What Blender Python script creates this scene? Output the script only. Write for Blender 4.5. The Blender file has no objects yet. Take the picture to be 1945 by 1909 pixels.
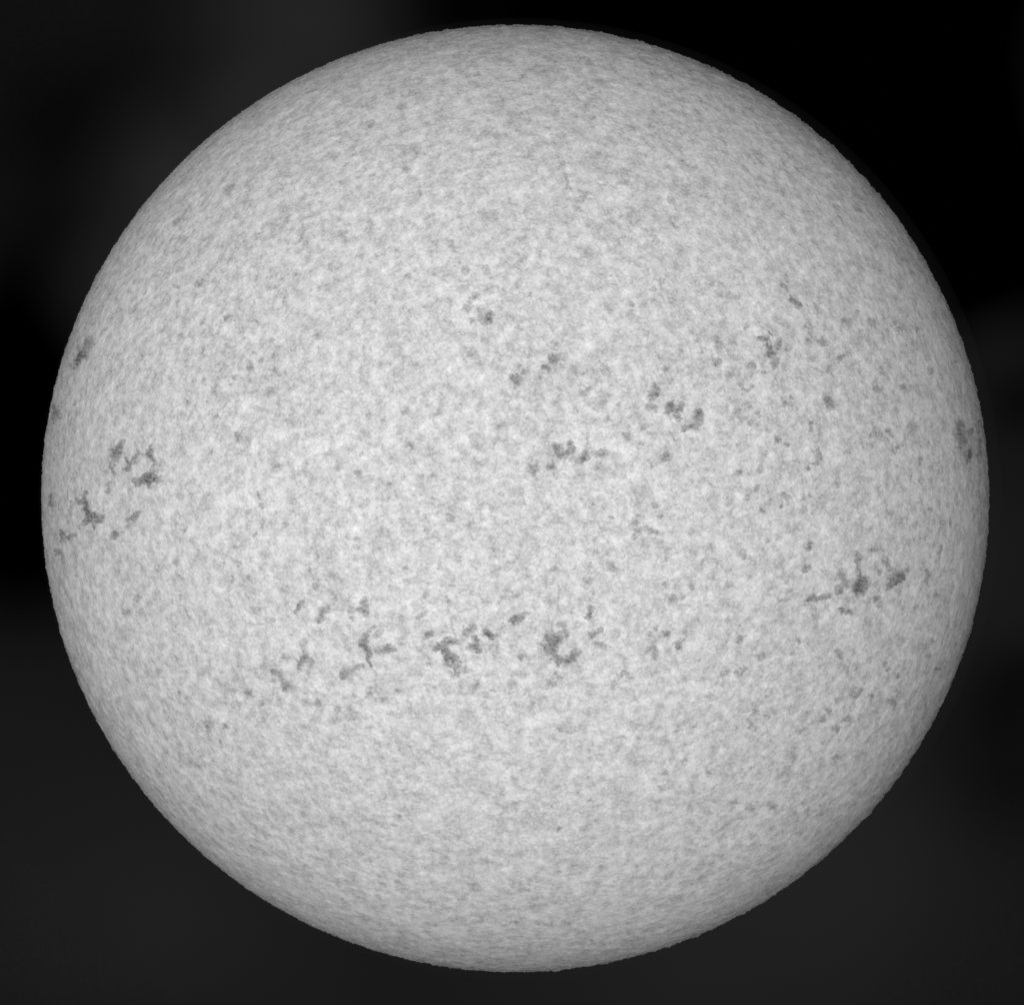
import bpy, math
import numpy as np

# ------------------------------------------------------------------ camera, world, exposure
SC = bpy.context.scene
COL = SC.collection
R = 10.0                       # radius of the sun's disc in scene units
DIST = 1000.0                  # camera to sun
RPX = 899.5                    # radius of the disc in the photograph, pixels
CX, CY = 978.5, 946.5          # centre of the disc in the photograph
W_PX, H_PX = 1945.0, 1909.0
F_PX = RPX / math.tan(math.asin(R / DIST))

cam_data = bpy.data.cameras.new('camera')
cam = bpy.data.objects.new('camera', cam_data)
COL.objects.link(cam)
cam.location = (0, -DIST, 0)
cam.rotation_euler = (math.radians(90), 0, 0)
cam_data.sensor_fit = 'HORIZONTAL'
cam_data.sensor_width = 36.0
cam_data.lens = 36.0 * F_PX / W_PX
cam_data.shift_x = -(CX - W_PX / 2) / W_PX
cam_data.shift_y = (CY - H_PX / 2) / W_PX
cam_data.clip_start = 1.0
cam_data.clip_end = 20000.0
SC.camera = cam

world = bpy.data.worlds.new('World')
SC.world = world
world.use_nodes = True
bg = world.node_tree.nodes['Background']
bg.inputs['Color'].default_value = (0.004, 0.004, 0.004, 1)
bg.inputs['Strength'].default_value = 1.0

SC.view_settings.view_transform = 'Standard'
SC.view_settings.look = 'None'
SC.view_settings.exposure = 0.0
SC.view_settings.gamma = 1.0
SC.view_settings.use_curve_mapping = False
SC.cycles.max_bounces = 4
SC.cycles.volume_bounces = 0
SC.cycles.use_denoising = False

rng = np.random.default_rng(7)


# ------------------------------------------------------------------ node helpers
class G:
    """Small wrapper that builds node graphs by calling functions."""
    def __init__(self, tree):
        self.t = tree
        tree.nodes.clear()

    def node(self, kind, **props):
        n = self.t.nodes.new(kind)
        for k, v in props.items():
            setattr(n, k, v)
        return n

    def put(self, sock, v):
        if isinstance(v, (int, float)):
            sock.default_value = v
        elif isinstance(v, (tuple, list)):
            sock.default_value = v
        else:
            self.t.links.new(v, sock)

    def math(self, op, a, b=0.0, c=None, clamp=False):
        n = self.node('ShaderNodeMath', operation=op, use_clamp=clamp)
        self.put(n.inputs[0], a)
        self.put(n.inputs[1], b)
        if c is not None:
            self.put(n.inputs[2], c)
        return n.outputs[0]

    def vmath(self, op, a, b, out=0):
        n = self.node('ShaderNodeVectorMath', operation=op)
        self.put(n.inputs[0], a)
        self.put(n.inputs[1], b)
        return n.outputs['Value'] if op in ('DOT_PRODUCT', 'DISTANCE', 'LENGTH') else n.outputs['Vector']

    def remap(self, v, a, b, c=0.0, d=1.0, smooth=True):
        n = self.node('ShaderNodeMapRange')
        n.interpolation_type = 'SMOOTHSTEP' if smooth else 'LINEAR'
        self.put(n.inputs['Value'], v)
        for k, x in zip(('From Min', 'From Max', 'To Min', 'To Max'), (a, b, c, d)):
            n.inputs[k].default_value = x
        return n.outputs['Result']

    def noise(self, vec, scale, detail=2.0, rough=0.5, distort=0.0, offset=None):
        if offset is not None:
            vec = self.vmath('ADD', vec, offset)
        n = self.node('ShaderNodeTexNoise')
        n.noise_dimensions = '3D'
        self.put(n.inputs['Vector'], vec)
        n.inputs['Scale'].default_value = scale
        n.inputs['Detail'].default_value = detail
        n.inputs['Roughness'].default_value = rough
        n.inputs['Distortion'].default_value = distort
        return n.outputs['Fac']


def new_material(name):
    m = bpy.data.materials.new(name)
    m.use_nodes = True
    return m, G(m.node_tree)


# ------------------------------------------------------------------ materials
def sun_surface(name, use_dark):
    """Glowing gas of the sun's face: convection mottles of several sizes; patches carry their own darkness."""
    m, g = new_material(name)
    p = g.node('ShaderNodeTexCoord').outputs['Object']
    # coarse unevenness of the glow
    def layer(scale, detail, rough, dist, off, amp):
        return g.math('MULTIPLY', g.math('SUBTRACT', g.noise(p, scale, detail, rough, dist, off), 0.5), amp)
    big = layer(0.22, 2.0, 0.5, 0.0, (4.1, 2.2, 9.3), 0.14)
    mid = layer(1.9, 2.0, 0.5, 0.0, (1.1, 7.2, 3.3), 0.50)
    gran = layer(4.9, 2.0, 0.5, 0.0, (8.0, 1.0, 2.0), 0.90)
    fine = layer(15.0, 2.0, 0.7, 0.0, (3.0, 5.0, 1.0), 0.74)
    # narrow dark lanes between the cells
    lane = g.math('ABSOLUTE', g.math('SUBTRACT', g.noise(p, 3.1, 2.0, 0.55, 0.0, (6.0, 2.5, 7.0)), 0.5))
    lane = g.math('MULTIPLY', g.remap(lane, 0.0, 0.055, 1.0, 0.0), -0.11)
    gran = g.math('ADD', gran, lane)
    # fine jets standing side by side
    c, sn = math.cos(math.radians(22)), math.sin(math.radians(22))
    comb = g.node('ShaderNodeCombineXYZ')
    g.put(comb.inputs[0], g.math('MULTIPLY', g.vmath('DOT_PRODUCT', p, (c, 0, sn)), 16.0))
    g.put(comb.inputs[1], g.math('MULTIPLY', g.vmath('DOT_PRODUCT', p, (-sn, 0, c)), 1.6))
    jets = g.math('MULTIPLY', g.math('SUBTRACT', g.noise(comb.outputs[0], 1.0, 2.0, 0.6), 0.5), 0.20)
    s = g.math('ADD', g.math('ADD', g.math('ADD', big, mid), g.math('ADD', gran, fine)), jets)
    # small dark knots, gathered in belts
    belt = g.remap(g.noise(p, 0.45, 2.0, 0.5, 0.0, (2.0, 6.0, 4.0)), 0.36, 0.66, 0.25, 1.0)
    knots = g.remap(g.noise(p, 4.6, 3.0, 0.6, 0.15, (5.5, 3.5, 0.5)), 0.54, 0.76, 0.0, 1.0)
    knots = g.math('MULTIPLY', g.math('MULTIPLY', knots, belt), 0.32)
    val = g.math('SUBTRACT', g.math('ADD', 1.0, s), knots)
    if use_dark:
        a = g.node('ShaderNodeAttribute', attribute_name='dark').outputs['Fac']
        val = g.math('MULTIPLY', val, g.math('SUBTRACT', 1.0, a))
    val = g.math('MAXIMUM', val, 0.02)
    e = g.node('ShaderNodeEmission')
    e.inputs['Color'].default_value = (1, 1, 1, 1)
    g.put(e.inputs['Strength'], g.math('MULTIPLY', val, GLOW))
    out = g.node('ShaderNodeOutputMaterial')
    g.t.links.new(e.outputs[0], out.inputs['Surface'])
    m.cycles.emission_sampling = 'NONE'
    return m


GLOW = 1.47
M_FACE = sun_surface('glowing_gas', False)
M_PATCH = sun_surface('dark_plage_gas', True)

VEIL = 1.30                    # outer radius of the added limb-darkening shell, in sun radii
KAPPA = 0.66 / ((VEIL - 1) * R)


def lin(v):
    v /= 255.0
    return v / 12.92 if v <= 0.04045 else ((v + 0.055) / 1.055) ** 2.4


# faint scattered light around the sun: x, y, reach (photograph pixels, for the sun's distance), change
SKY_BASE = lin(16)
SKY_PATCHES = [
    (1560, 80, 800, -0.014), (1240, 0, 330, -0.005), (1800, 420, 420, -0.006),
    (10, 880, 420, -0.0066), (50, 1080, 260, -0.0030), (70, 520, 190, -0.0030), (25, 680, 230, -0.0030),
    (160, 250, 260, -0.0030), (800, 20, 200, -0.0040), (960, 0, 200, -0.0020),
    (560, 10, 330, 0.0085), (620, 120, 300, 0.0040), (330, 340, 260, 0.0085), (180, 560, 170, 0.0045), (480, 210, 150, 0.0060), (350, 350, 170, 0.0040), (240, 490, 150, 0.0025),
    (1990, 200, 420, 0.0050), (1880, 660, 170, 0.0040), (1935, 760, 110, -0.0030), (1890, 950, 240, 0.0030),
    (0, 1560, 720, 0.0045), (380, 1640, 420, 0.0032), (600, 1880, 560, 0.0045), (180, 1860, 380, 0.0030),
    (1280, 1800, 620, 0.0078), (1640, 1560, 420, 0.0052), (1800, 1880, 620, 0.0035),
    (1880, 1150, 260, 0.0040), (1935, 1310, 150, -0.0042), (1890, 1480, 210, -0.0032), (1960, 1360, 120, 0.0020),
]
PX = R / RPX


def sky_glow(g, q, base=None):
    """Summed scattered light at the point q, which lies in the plane through the sun's centre."""
    s = SKY_BASE if base is None else base
    for x, y, r, a in SKY_PATCHES:
        c = ((x - CX) * PX, 0, -(y - CY) * PX)
        s = g.math('ADD', s, g.remap(g.vmath('DISTANCE', q, c), 0.0, r * PX, a, 0.0))
    return g.math('MAXIMUM', s, 0.0)


def inner_layer():
    """Thin absorbing shell above the bright face, added to soften and darken the limb."""
    m, g = new_material('rim_absorber')
    ab = g.node('ShaderNodeVolumeAbsorption')
    ab.inputs['Color'].default_value = (0, 0, 0, 1)
    ab.inputs['Density'].default_value = 0.60
    out = g.node('ShaderNodeOutputMaterial')
    em = g.node('ShaderNodeEmission')
    em.inputs['Strength'].default_value = 0.016 * 0.60  # faint rim glow put into the added layer
    add = g.node('ShaderNodeAddShader')
    g.t.links.new(ab.outputs[0], add.inputs[0])
    g.t.links.new(em.outputs[0], add.inputs[1])
    g.t.links.new(add.outputs[0], out.inputs['Volume'])
    return m


def limb_veil():
    """Cooler gas above the bright face: it dims what lies behind and glows faintly itself."""
    m, g = new_material('limb_absorber')
    p = g.node('ShaderNodeTexCoord').outputs['Object']
    q = g.vmath('MULTIPLY', p, (1, 0, 1))
    s = sky_glow(g, q)
    ab = g.node('ShaderNodeVolumeAbsorption')
    ab.inputs['Color'].default_value = (0, 0, 0, 1)
    ab.inputs['Density'].default_value = KAPPA
    em = g.node('ShaderNodeEmission')
    g.put(em.inputs['Strength'], g.math('MULTIPLY', s, KAPPA))  # scattered sky light put into the shell's emission
    add = g.node('ShaderNodeAddShader')
    g.t.links.new(ab.outputs[0], add.inputs[0])
    g.t.links.new(em.outputs[0], add.inputs[1])
    out = g.node('ShaderNodeOutputMaterial')
    g.t.links.new(add.outputs[0], out.inputs['Volume'])
    m.cycles.volume_step_rate = 0.5
    return m


SKY_R = 3000.0


def px_dir(x, y):
    d = np.stack([(np.asarray(x, float) - CX) / F_PX, np.ones_like(np.asarray(x, float)),
                  -(np.asarray(y, float) - CY) / F_PX], -1)
    return d / np.linalg.norm(d, axis=-1, keepdims=True)


def hit_sphere(x, y, radius):
    """Nearest point of the sphere about the origin along the sight line of a photograph pixel."""
    d = px_dir(x, y)
    o = np.array([0.0, -DIST, 0.0])
    b = d @ o
    c = o @ o - radius * radius
    disc = np.maximum(b * b - c, 0.0)
    t = -b - np.sqrt(disc)
    return o + d * t[..., None]


def night_sky():
    m, g = new_material('dark_sky')
    p = g.node('ShaderNodeTexCoord').outputs['Object']
    k = DIST / (DIST + SKY_R)
    val = sky_glow(g, g.vmath('MULTIPLY', p, (k, 0, k)))
    cloud = g.remap(g.noise(p, 0.06, 3.0, 0.55), 0.25, 0.75, 0.85, 1.15, False)
    grain = g.remap(g.noise(p, 3.0, 2.0, 0.6), 0.2, 0.8, 0.9, 1.1, False)
    val = g.math('MULTIPLY', val, g.math('MULTIPLY', cloud, grain))
    e = g.node('ShaderNodeEmission')
    g.put(e.inputs['Strength'], val)
    out = g.node('ShaderNodeOutputMaterial')
    g.t.links.new(e.outputs[0], out.inputs['Surface'])
    m.cycles.emission_sampling = 'NONE'
    return m


M_SKY = night_sky()
M_VEIL = limb_veil()
M_INNER = inner_layer()


# ------------------------------------------------------------------ mesh helpers
def make_mesh(name, verts, faces, mat, parent=None, dark=None, smooth=True):
    me = bpy.data.meshes.new(name)
    verts = np.asarray(verts, np.float32)
    faces = np.asarray(faces, np.int32)
    n = faces.shape[1]
    me.vertices.add(len(verts))
    me.vertices.foreach_set('co', verts.ravel())
    me.loops.add(faces.size)
    me.loops.foreach_set('vertex_index', faces.ravel())
    me.polygons.add(len(faces))
    me.polygons.foreach_set('loop_start', np.arange(0, faces.size, n, dtype=np.int32))
    me.polygons.foreach_set('loop_total', np.full(len(faces), n, np.int32))
    me.update(calc_edges=True)
    if smooth:
        me.polygons.foreach_set('use_smooth', np.ones(len(faces), bool))
    if dark is not None:
        at = me.attributes.new('dark', 'FLOAT', 'POINT')
        at.data.foreach_set('value', np.asarray(dark, np.float32))
    me.materials.append(mat)
    me.validate()
    o = bpy.data.objects.new(name, me)
    COL.objects.link(o)
    if parent:
        o.parent = parent
    return o


def ball(segs, rings):
    """Unit sphere with its axis along Y (quads; the two caps use doubled corners split into tiny rings)."""
    th = np.linspace(0.0008, math.pi - 0.0008, rings + 1)
    ph = np.arange(segs) * 2 * math.pi / segs
    T, P = np.meshgrid(th, ph, indexing='ij')
    v = np.stack([np.sin(T) * np.cos(P), -np.cos(T), np.sin(T) * np.sin(P)], -1).reshape(-1, 3)
    i, j = np.meshgrid(np.arange(rings), np.arange(segs), indexing='ij')
    j2 = (j + 1) % segs
    f = np.stack([i * segs + j, i * segs + j2, (i + 1) * segs + j2, (i + 1) * segs + j], -1).reshape(-1, 4)
    return v, f


def ball_capped(segs, rings):
    v, f = ball(segs, rings)
    n = len(v)
    v = np.vstack([v, [[0, -1, 0], [0, 1, 0]]])
    a = np.arange(0, segs, 2)
    c0 = np.stack([np.full_like(a, n), (a + 2) % segs, a + 1, a], -1)
    last = n - segs
    c1 = np.stack([np.full_like(a, n + 1), last + a, last + a + 1, last + (a + 2) % segs], -1)
    return v, np.vstack([f, c0, c1])[:, ::-1]


_k = rng.normal(size=(64, 3))
_k /= np.linalg.norm(_k, axis=1, keepdims=True)
_k *= (2 * math.pi / (10 ** rng.uniform(math.log10(0.09), math.log10(0.7), 64)))[:, None]
_ph = rng.uniform(0, 6.28, 64)
_amp = (1 / np.linalg.norm(_k, axis=1)) ** 0.5
_amp /= math.sqrt((_amp ** 2).sum() / 2)


def relief(u, fray=False):
    """Ragged height of the gas surface in the direction u, in scene units."""
    p = u * R
    h = np.zeros(len(p))
    for k, a, f in zip(_k, _amp, _ph):
        h += a * np.sin(p @ k + f)
    w = 0.85 + 0.9 * np.clip(u[:, 0] * 0.6 + np.abs(u[:, 2]) * 0.8, 0, 1) ** 3
    # short spikes of gas that fray the outline
    y = np.clip((0.36 - np.abs(u[:, 1])) / 0.16, 0, 1)
    spike = np.random.default_rng(11).uniform(0.0, 0.030, len(u)) * y * y * (3 - 2 * y) if fray else 0.0
    return 0.009 * h * w + spike


# 2-D fractal noise for ragged patch outlines
def value_noise(x, y, cell, seed):
    gx, gy = x / cell, y / cell
    i, j = np.floor(gx).astype(np.int64), np.floor(gy).astype(np.int64)
    fx, fy = gx - i, gy - j
    fx, fy = fx * fx * (3 - 2 * fx), fy * fy * (3 - 2 * fy)

    def h(a, b):
        n = (a * 374761393 + b * 668265263 + seed * 362437) & 0xFFFFFFFF
        n = ((n ^ (n >> 13)) * 1274126177) & 0xFFFFFFFF
        return ((n ^ (n >> 16)) & 0xFFFF) / 65535.0
    return (h(i, j) * (1 - fx) + h(i + 1, j) * fx) * (1 - fy) + (h(i, j + 1) * (1 - fx) + h(i + 1, j + 1) * fx) * fy - 0.5


def stroke_field(strokes, X, Y):
    wx = X + 5 * value_noise(X, Y, 11, 1) + 5.5 * value_noise(X, Y, 5, 2) + 3.5 * value_noise(X, Y, 2.6, 7)
    wy = Y + 5 * value_noise(X, Y, 11, 3) + 5.5 * value_noise(X, Y, 5, 4) + 3.5 * value_noise(X, Y, 2.6, 8)
    keep = np.ones_like(X)
    for st in strokes:
        best = np.zeros_like(X)
        pts = st if len(st) > 1 else [st[0], st[0]]
        for (x0, y0, w0, d0), (x1, y1, w1, d1) in zip(pts[:-1], pts[1:]):
            dx, dy = x1 - x0, y1 - y0
            L = dx * dx + dy * dy
            t = np.clip(((wx - x0) * dx + (wy - y0) * dy) / L, 0, 1) if L > 0 else np.zeros_like(X)
            r = np.hypot(wx - x0 - t * dx, wy - y0 - t * dy)
            w = (w0 + t * (w1 - w0)) * 1.62
            q = np.clip(1 - (r / w) ** 2, 0, 1)
            best = np.maximum(best, (d0 + t * (d1 - d0)) * q ** 1.5)
        keep *= 1 - best
    f = 1 - keep
    f = 0.68 * np.tanh(f * 1.3 / 0.68)
    return np.clip(f * (1.04 + 0.35 * value_noise(X, Y, 7, 5) + 0.65 * value_noise(X, Y, 3.2, 6)), 0, 0.8)


STEP = 1.6


def patch(name, strokes, parent, label=None, lift=0.004):
    """A raised, ragged-edged mound of darker gas that follows the curve of the sun's face."""
    a = np.array([p for s in strokes for p in s], float)
    m = a[:, 2].max() * 1.9 + 12
    xs = np.arange(a[:, 0].min() - m, a[:, 0].max() + m, STEP)
    ys = np.arange(a[:, 1].min() - m, a[:, 1].max() + m, STEP)
    X, Y = np.meshgrid(xs, ys)
    f = stroke_field(strokes, X, Y)
    f[np.hypot(X - CX, Y - CY) > 0.9965 * RPX] = 0
    inside = f > 0.02
    cell = inside[:-1, :-1] | inside[1:, :-1] | inside[:-1, 1:] | inside[1:, 1:]
    cell &= np.hypot(X - CX, Y - CY)[:-1, :-1] < 0.996 * RPX
    if not cell.any():
        return None
    nx = X.shape[1]
    r, c = np.nonzero(cell)
    faces = np.stack([r * nx + c, (r + 1) * nx + c, (r + 1) * nx + c + 1, r * nx + c + 1], -1)
    used, faces = np.unique(faces.ravel(), return_inverse=True)
    faces = faces.reshape(-1, 4)
    x, y, d = X.ravel()[used], Y.ravel()[used], np.where(inside, f, 0).ravel()[used]
    p = hit_sphere(x, y, R)
    u = p / np.linalg.norm(p, axis=1, keepdims=True)
    h = relief(u) + np.where(d > 0, lift + 0.03 * d, -0.03)
    o = make_mesh(name, u * (R + h)[:, None], faces, M_PATCH, parent, d)
    if label:
        o['label'] = label
    return o


# ------------------------------------------------------------------ sky
v, f = ball_capped(96, 48)
sky = make_mesh('sky', v * SKY_R, f[:, ::-1], M_SKY)
sky['kind'] = 'structure'
sky['label'] = 'black sky with faint grey scattered light around the sun'

# ------------------------------------------------------------------ the sun
sun = bpy.data.objects.new('sun', None)
COL.objects.link(sun)
sun['label'] = 'huge pale grey mottled full disc of the sun with dark patches against black sky'
sun['category'] = 'sun'

u, f = ball_capped(2400, 340)
make_mesh('photosphere', u * (R - 0.020 * (np.abs(u[:, 1]) < 0.3) + relief(u, True))[:, None], f, M_FACE, sun)

v, f = ball_capped(240, 160)
veil = make_mesh('limb_darkening_shell', v * (R * VEIL) + np.array([0.24, 0, -0.02]), f, M_VEIL, sun)  # unseen shell added so the disc darkens towards its edge

v, f = ball_capped(600, 300)
make_mesh('limb_softening_shell', v * (R * 1.0170) + np.array([0.11, 0, -0.01]), f, M_INNER, sun)  # unseen layer added to dim and blur the rim

# every patch: a list of strokes, each a list of (x, y, half width, darkness) in photograph pixels,
# laid onto the sphere where the sight line meets it
BIG = [
 ('dark smudge around the small black spot at the upper left limb',
  [[(165,655,7,.28),(156,676,8,.4),(146,693,5.5,.38)],[(168,647,9,.2)],[(147,660,4,.2)]]),
 ('thin dark filament running just inside the left limb', [[(121,664,4.5,.28),(112,699,5,.35),(104,725,4.5,.28)]]),
 ('short dark streak on the left limb below the spot', [[(104,771,4.5,.4),(104,800,4.5,.35)],[(113.6,783,3.5,.3),(114,795,3,.3)]]),
 ('upper left arm of the dark cluster near the left limb', [[(230,844,8,.42),(221,859,8.5,.45),(216,878,6,.35),(211,891,5,.3),(218,904,5,.25)]]),
 ('slanted thin streak in the dark cluster near the left limb', [[(266,859,4.5,.35),(255,875,5,.4),(243,888,5,.42)],[(240,872,4,.3),(247,880,4,.3)]]),
 ('upright dark fleck at the top right of the left cluster', [[(287,847,4,.3),(282,866,8,.42),(293,875,5,.3)]]),
 ('darkest wide lump of the cluster near the left limb', [[(263,913,8,.5),(281,910,9,.6),(290,907,8,.55),(304,913,5,.35)],[(285,910,7,.5),(285,926,5,.45)],[(291,880,3,.2),(290,905,4,.4)]]),
 ('star shaped dark patch close to the left limb', [[(151,951,5,.35),(161,958,6,.42),(167,970,6,.5),(175,979,9,.58),(191,985,8,.5)],[(162,936,4,.3),(161,955,5,.4)],[(175,979,7,.5),(164,992,6,.42),(154,1001,5,.3)],[(180,985,6,.45),(184,1001,4,.35)]]),
 ('broken dark flecks below the star shaped patch', [[(117,1010,4.5,.38),(120,1026,5,.4)],[(133,1021,5,.36),(142,1013,4,.33)],[(109,1047,5,.42)]]),
 ('small slanted streaks crossing below the left cluster', [[(246,987,5,.3),(255,981,6,.38),(265,973,5,.32)],[(246,1001,5,.25)],[(212,1019,5,.27),(228,1014,5,.3)]]),
 ('hooked dark patch with a tail south of the centre left', [[(708,1193,6,.3),(696,1206,6,.33),(689,1221,7,.45),(696,1232,6.5,.5),(701,1246,5.5,.5),(705,1263,4,.38)],[(723,1202,6,.3),(714,1208,5,.25)],[(716,1236,6,.28),(733,1232,7,.38),(747,1232,6,.38)],[(739,1226,5,.3)]]),
 ('bent dark patch lying under the hooked one', [[(652.6,1282,7.5,.45),(665,1278,6.5,.33),(675,1268,6,.33),(688,1267,5,.27)],[(667,1292,6,.22)]]),
 ('three legged dark patch at the lower left', [[(580,1245,6.5,.45),(573,1259,7,.42),(571,1270,5,.3)],[(580,1249,5,.35),(591,1257,5,.27),(586,1277,4,.22)]]),
 ('long faint bent streak at the lower left', [[(520,1276,6,.32),(533,1280,6,.34),(541,1296,7,.33),(543,1310,6,.3)],[(552,1302,6,.2)],[(518,1294,5,.22)]]),
 ('upper left slanted fleck of the southern belt', [[(576,1143,5,.34),(570,1152,6,.4),(563,1163,5,.34)]]),
 ('broad dark fleck beside the slanted one', [[(621,1152,7,.33),(613,1163,8,.38),(606,1176,6,.42)]]),
 ('pale triangular dark patch in the southern belt', [[(693,1140,6,.32),(691,1153,8,.33),(684,1159,7,.33)],[(695,1162,7,.33)],[(668,1159,7,.26)],[(669,1176,4,.3)]]),
 ('zigzag dark filament patch of the southern belt', [[(828,1230,6,.42),(844,1225,8,.52),(858,1218,7,.48)],[(845,1230,7,.5),(847,1240,6,.5),(851,1251,8,.55),(863,1251,7,.55)],[(855,1259,8,.42),(866,1268,6,.35),(868,1278,6,.42)],[(884,1273,7,.25)]]),
 ('round dark knot above the zigzag patch', [[(888,1198,8,.5),(896,1193,7,.42)],[(903,1210,5,.42),(907,1224,6,.45)],[(895,1229,7,.45),(907,1231,7,.5),(912,1239,5,.45)]]),
 ('dark slanted knot right of the zigzag patch', [[(921,1201,6,.5),(932,1209,7,.58),(940,1206,4,.4)]]),
 ('small dark fleck left of the zigzag patch', [[(819,1204,6,.42),(809,1210,5,.35)]]),
 ('thin slanted streak high in the southern belt', [[(973,1178,7,.42),(985,1174,6,.35),(999,1165,6,.33)]]),
 ('large curved dark patch in the middle of the southern belt', [[(1042,1211,9,.5),(1056,1213,10,.58),(1048,1225,9,.42),(1039,1235,8,.36)],[(1048,1230,7,.38),(1054,1242,7,.42),(1061,1254,7,.52),(1075,1256,7,.5),(1088,1247,8,.52),(1098,1239,6,.42)],[(1060,1256,4,.45),(1060,1266,3.5,.4)],[(1065,1187,8,.33)],[(1073,1205,7,.35)],[(1059,1228,12,.10)]]),
 ('short upright dark fleck above the curved patch', [[(1121,1158,6.5,.48),(1117,1171,6,.42)]]),
 ('pair of slanted flecks right of the curved patch', [[(1122,1207,6,.4),(1131,1203,5,.36),(1140,1197,5,.36)],[(1136,1225,7,.4),(1152,1228,7,.3)]]),
 ('three faint flecks in a curve farther right', [[(1230,1230,5,.32),(1246,1234,5,.28),(1242,1250,6,.34)],[(1246,1195,5.5,.32)],[(1233,1205,4,.32)],[(1266,1205,6.5,.42)],[(1292,1218,5,.4),(1287,1229,6,.48)]]),
 ('forked dark patch above the disc centre', [[(909,591,8,.36),(918,606,8,.28),(929,600,9,.45)],[(930,609,7,.4)],[(898,608,8,.33)],[(908,562,5,.22),(895,569,6,.3),(885,586,7,.25)]]),
 ('dark knot with a paler ring north of the centre', [[(1051,681,8.5,.48)],[(1036,697,7,.48)],[(1048,704,8,.25)],[(1068,696,5,.27)]]),
 ('round dark knot left of the ringed one', [[(980,722,8.5,.5)],[(970,716,6,.3)],[(996,707,7,.27)],[(984,696,6,.25)]]),
 ('curved upright streak right of the centre', [[(1242,728,5,.3),(1247,742,7,.45),(1239,754,7,.48),(1235,768,7,.35),(1244,777,6,.28)]]),
 ('speckled dark patch right of the upright streak', [[(1273,770,7,.48),(1284,778,7,.48),(1293,771,7,.48)],[(1267,783,6,.38)],[(1286,788,7,.45)],[(1290,797,6,.25)]]),
 ('dark knot with a hooked tail right of the speckled patch', [[(1326,785,9,.58)],[(1328,797,7,.33),(1319,808,5,.4),(1303,813,5,.42),(1298,818,4,.4)],[(1322,817,4,.3)]]),
 ('jagged left half of the dark patch near the disc centre', [[(1052,845,6,.42),(1059,852,8,.52),(1061,866,8,.48),(1071,863,7,.48)]]),
 ('jagged right half of the dark patch near the disc centre', [[(1083,844,7,.44),(1088,854,7,.48),(1080,860,6,.44)]]),
 ('slanted dark fleck right of the central patch', [[(1114,864,8,.5),(1106,876,7,.5)],[(1091,872,8,.27)],[(1131,860,6,.28),(1146,860,6,.42)]]),
 ('two soft dark blots under the central patch', [[(1048,886,8.5,.42)],[(1013,892,11,.33)],[(1010,878,9,.18)]]),
 ('club shaped dark streak high on the right half', [[(1499,565,3.5,.33),(1508,578,6,.42),(1519,579,6.5,.46)],[(1484,541,4,.3),(1491,550,4,.34)]]),
 ('branching dark patch on the upper right', [[(1442,645,4,.38),(1454,644,5,.42)],[(1458,656,5,.42),(1465,670,7,.5),(1455,676,6,.3)],[(1482,645,5,.33),(1478,658,6,.35)],[(1463,630,3,.35),(1465,640,3,.38)],[(1471,686,7,.4),(1472,695,6,.38)]]),
 ('dark smudge with two knots at the right limb', [[(1820,805,7,.42),(1824,825,9,.5),(1825,845,8,.46)],[(1842,820,6,.42)],[(1839,861,7.5,.62),(1839,874,6,.52)],[(1833,840,17,.2)],[(1856,801,3,.35),(1858,848,3.5,.4),(1860,878,3,.3)]]),
 ('big round dark spot of the pair on the right', [[(1630,1113,12,.62)],[(1640,1106,10,.55)],[(1631,1126,8,.44)],[(1631,1092,5,.42),(1630,1071,4,.35),(1628,1055,5.5,.38)]]),
 ('slanted dark spot, right one of the pair', [[(1705,1095,10,.62),(1697,1103,10,.55),(1687,1117,7.5,.47)],[(1683,1070,7.5,.42)],[(1672,1089,6,.33)],[(1694,1083,6,.33)]]),
 ('ragged dark tail trailing left from the big round spot', [[(1607,1109,8,.5)],[(1600,1091,8.5,.42)],[(1593,1122,7,.52)],[(1572,1130,5,.38),(1553,1138,4.5,.38),(1544,1133,4.5,.36),(1534,1140,5,.42)],[(1496,1142,4,.3),(1479,1142,4.5,.36)]]),
 ('two small knots under the ragged tail', [[(1595,1160,6.5,.42)],[(1611,1162,6,.48)]]),
]
SPOT = {0: [[(157,672,4.5,.75),(152,682,4.5,.75)]], 38: [[(1839,862,4,.5),(1840,870,3,.4)]],
        39: [[(1631,1112,7,.16)],[(1637,1107,5,.14)]], 40: [[(1704,1096,6,.18)]]}

for i, (label, strokes) in enumerate(BIG):
    gain = 1.3 if i < 10 else 1.0 if i == 22 else 1.12
    strokes = [[(x, y, w, min(0.8, d * gain)) for x, y, w, d in st] for st in strokes]
    o = patch('dark_patch', strokes, sun, label)
    if i in SPOT:
        # the core is a little darker than the patch it sits in
        base = strokes
        k = patch('sunspot', SPOT[i], sun, None, lift=0.03)
        if k:
            me = k.data
            at = me.attributes['dark']
            n = len(me.vertices)
            co = np.empty(n * 3, np.float32)
            me.vertices.foreach_get('co', co)
            co = co.reshape(-1, 3)
            t = F_PX / (co[:, 1] + DIST)
            f0 = stroke_field(base, co[:, 0] * t + CX, CY - co[:, 2] * t)
            dv = np.empty(n, np.float32)
            at.data.foreach_get('value', dv)
            at.data.foreach_set('value', (1 - (1 - f0) * (1 - dv)).astype(np.float32))
            k.parent = o

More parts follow.
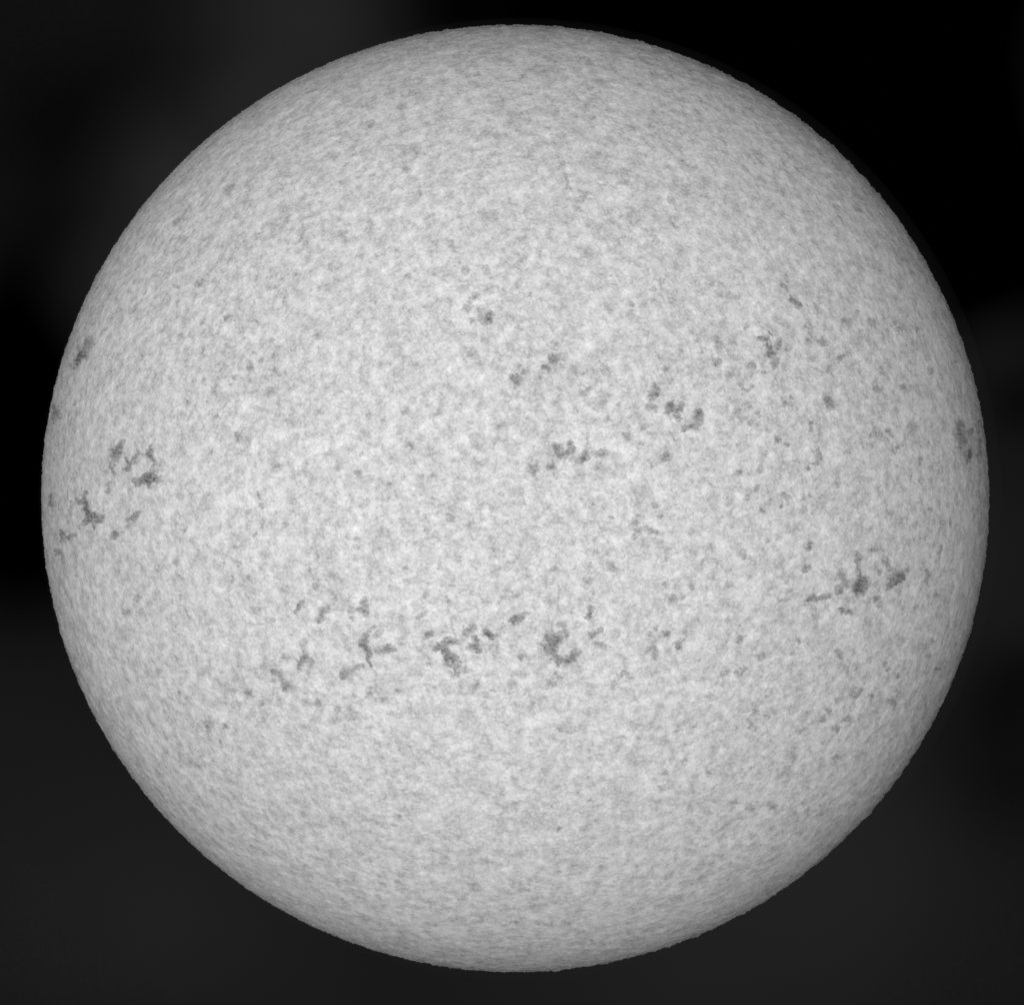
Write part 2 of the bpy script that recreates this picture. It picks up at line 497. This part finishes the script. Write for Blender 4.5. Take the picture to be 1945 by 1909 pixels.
# single small mottles: x, y, half width, darkness (+ optional second point)
SMALL = """136 952 4 .32 138 974|96 942 4 .3 99 963|145 1090 5 .25|205 921 5 .36 208 938|344 944 7 .2|537 1246 6 .25|764 1212 5 .22 776 1204
602 1336 9 .27|640 1348 6 .27|698 1321 5 .27 712 1330|725 1331 5 .25|671 1366 4 .25|758 1310 8 .2|653 1325 6 .2|673 1323 5 .2|601 1115 7 .2|743 1119 6 .2
809 1127 6 .27 805 1133|807 1164 5 .27 795 1171|988 1249 6 .4|994 1276 10 .17|978 1278 7 .2|1045 1297 9 .3|973 1300 9 .2|903 1301 7 .25|935 1312 4 .35
1010 1340 7 .27|1096 1273 10 .2|1163 1302 7 .25|1064 1386 4 .25|1276 1140 7.5 .45|1016 719 14 .2|1088 702 9 .23|1103 746 6 .3 1120 739|1144 765 7 .23
1149 892 11 .2|1367 661 7 .44 1362 654|1361 686 7 .42|1386 715 8 .25|1367 713 6 .2|924 645 9 .22|898 671 9 .22|970 658 10 .2|944 667 5 .2|1077 627 9 .18
1201 576 5 .35|1160 583 10 .15|909 840 16 .18|947 833 7 .2|1189 829 9 .22|1215 845 6 .3|1266 868 8 .35|1218 814 6 .2 1236 806|1230 632 8 .2|1247 641 6 .18
1325 644 8 .22|1266 699 6 .22|1371 541 6 .3|1397 780 7 .4|1497 662 7 .25|1428 695 6 .42|1451 707 5 .5|1404 730 4 .3 1413 739|1421 741 4 .3 1429 732|1385 715 6 .3
1559 647 7 .33 1567 655|1538 640 9 .24|1599 677 6 .46 1592 683|1541 681 7 .22|1570 703 7 .25|1626 708 8 .22|1579 770 8.5 .42 1570 754|1503 755 5 .42|1493 767 5 .36
1440 785 5 .42|1398 781 7 .36|1422 771 5 .27|1456 864 4 .36|1404 895 6 .36|1478 836 6 .36|1495 844 5 .32|1404 842 5 .27|1456 815 7 .3|1538 804 4 .3 1541 818
1555 820 5 .22|1556 870 6 .36 1552 856|1550 879 5 .33|1536 889 5 .38|1689 820 5 .34 1694 828|1705 848 5 .4|1695 859 5 .33|1663 737 6 .33 1671 737|1716 734 6 .37|1645 755 5 .33
1709 625 6 .42|1739 625 5 .37|1766 700 5 .4 1768 708|1814 686 4 .32|1697 614 5 .27|1607 613 9 .25|1656 613 9 .25|1732 806 7 .25 1732 818|1700 781 7 .2|1752 870 5 .26
1577 624 6 .2|1724 599 5 .26|1664 1136 6 .42|1669 1151 5 .27|1661 1111 5 .27|1546 1173 7 .3|1459 1028 5 .46|1537 1032 5 .4 1535 1042|1528 1084 4 .33 1538 1075|1657 1044 7 .32
1405 1216 7 .42|1445 1245 8 .36|1401 1280 6 .4 1412 1267|1594 1245 6 .46 1588 1239|1513 1217 5 .32|1504 1240 5 .26|1770 1219 6 .46|1753 1230 8 .32|1762 1247 6 .32
1687 1273 5 .42|1680 1264 6 .32|1704 1284 5 .42|1781 1272 5 .36|1656 1326 6.5 .5|1694 1334 7 .42|1706 1316 6 .32|1622 1321 6 .37 1632 1309|1588 1331 5 .32|1572 1347 8 .42
1417 1349 5 .27|1761 1086 4 .32 1762 1108|1786 1036 3.5 .27 1784 1060|1813 1084 4 .32|1779 1133 4 .3|1739 1153 5 .26|1501 1122 5 .27|1429 1064 6 .25|1722 1084 5 .25
1551 1188 6 .2|1647 1183 6 .2|1160 981 5 .36|1208 984 6.5 .38 1204 994|1211 1009 6.5 .36|1236 1006 6 .36 1246 1011|1246 960 7 .36|1252 979 6 .34|1206 1018 5 .3|1224 1003 5 .28|1160 1078 9 .26|1313 1116 6 .36
1298 1132 6 .22|1347 1152 7 .26|1351 1039 7 .32|1333 1068 6 .22|1263 1060 5 .26|1430 1068 6 .26|1423 1095 7 .26|1386 1111 7 .25|1419 944 6 .37|1415 1055 5 .27
1089 1031 7 .16|1120 1103 8 .18|1265 1111 7 .26|432 362 8 .37 438 353|469 352 7 .26|332 425 6 .26 338 418|317 478 6 .25|380 475 9 .2|334 543 6 .32|378 540 6 .32 384 536
304 628 6 .26|431 601 6 .32|432 659 6 .32|481 670 5 .42|473 699 6 .46 474 688|494 683 6 .22|514 646 6 .24|650 444 6 .26|569 445 5 .22 576 435|521 428 6 .22|344 512 7 .2
445 717 6 .27|325 717 6 .24|477 722 5 .22|605 641 6 .24|742 583 5 .24|514 746 9 .22|342 638 6 .22|540 570 6 .18|498 961 5 .5 500 966|489 935 3 .36 494 948|544 994 5 .32
484 1016 5 .32|526 886 5 .32|559 783 5 .24|450 825 5 .3 452 836|726 799 5 .22|770 778 8 .22|832 786 8 .25|682 897 6 .27|685 863 5 .24|641 889 6 .22|771 1081 6 .27
543 1078 6 .22|744 1033 12 .15|595 915 10 .16|1425 1458 5 .36|1345 1466 6 .26|1501 1437 9 .27|1495 1460 7 .2|1469 1529 8.5 .3|1425 1536 7 .26|1393 1523 7 .26|1468 1353 6 .27
1417 1350 5 .27|1518 1390 5 .32 1528 1385|1427 1379 6 .27|1563 1367 6 .27|1606 1369 5 .3 1611 1362|1588 1385 6 .27|1589 1440 7 .24|1565 1411 5 .27|1299 1444 5 .26|1531 1496 5 .22
1308 1538 6 .22|1350 1324 7 .22|1448 970 6 .32|1434 928 6 .27|1499 946 6 .36 1487 943|1522 948 5 .37|1538 942 5 .27|1524 970 8 .32|1383 953 8 .22|1477 1022 5 .26|1589 920 5 .26
241 1160 7.5 .32|266 1164 8 .28|261 1135 7 .24|336 1069 9 .26|450 1289 8.5 .27|444 1312 7 .22|475 1316 8 .27|494 1337 7 .32|429 1379 7 .36|398 1374 10 .27|382 1278 7 .22
302 1278 7 .22|225 1330 6 .22|502 1264 7 .22|529 1330 7 .22|436 1357 6 .22|454 1262 5 .2|377 1157 10 .13|765 199 8 .2|704 234 6 .26|1068 313 6 .26|1070 330 4 .22 1083 356
1106 378 4 .22 1115 362|1133 348 4 .23 1155 350|1173 347 4 .2 1192 347|1139 293 5 .24|1158 523 4 .32|776 523 5 .32|885 512 8 .22|926 512 7 .2|858 464 6 .27|1274 379 7 .24
1176 430 5 .2|720 464 5 .22|796 367 5 .22|1240 548 5 .26|1061 1577 4.5 .38|922 1635 6 .24|902 1685 9 .2|1018 1724 12 .16|759 1554 6 .22"""
n_small = 0
for item in SMALL.replace('\n', '|').split('|'):
    q = [float(t) for t in item.split()]
    q[3] = min(0.38, q[3] * 1.0)
    st = [(q[0], q[1], q[2], q[3])]
    if len(q) > 4:
        st.append((q[4], q[5], q[2] * 0.9, q[3] * 0.9))
    if patch('dark_mottle', [st], sun):
        n_small += 1
print('mottles', n_small)
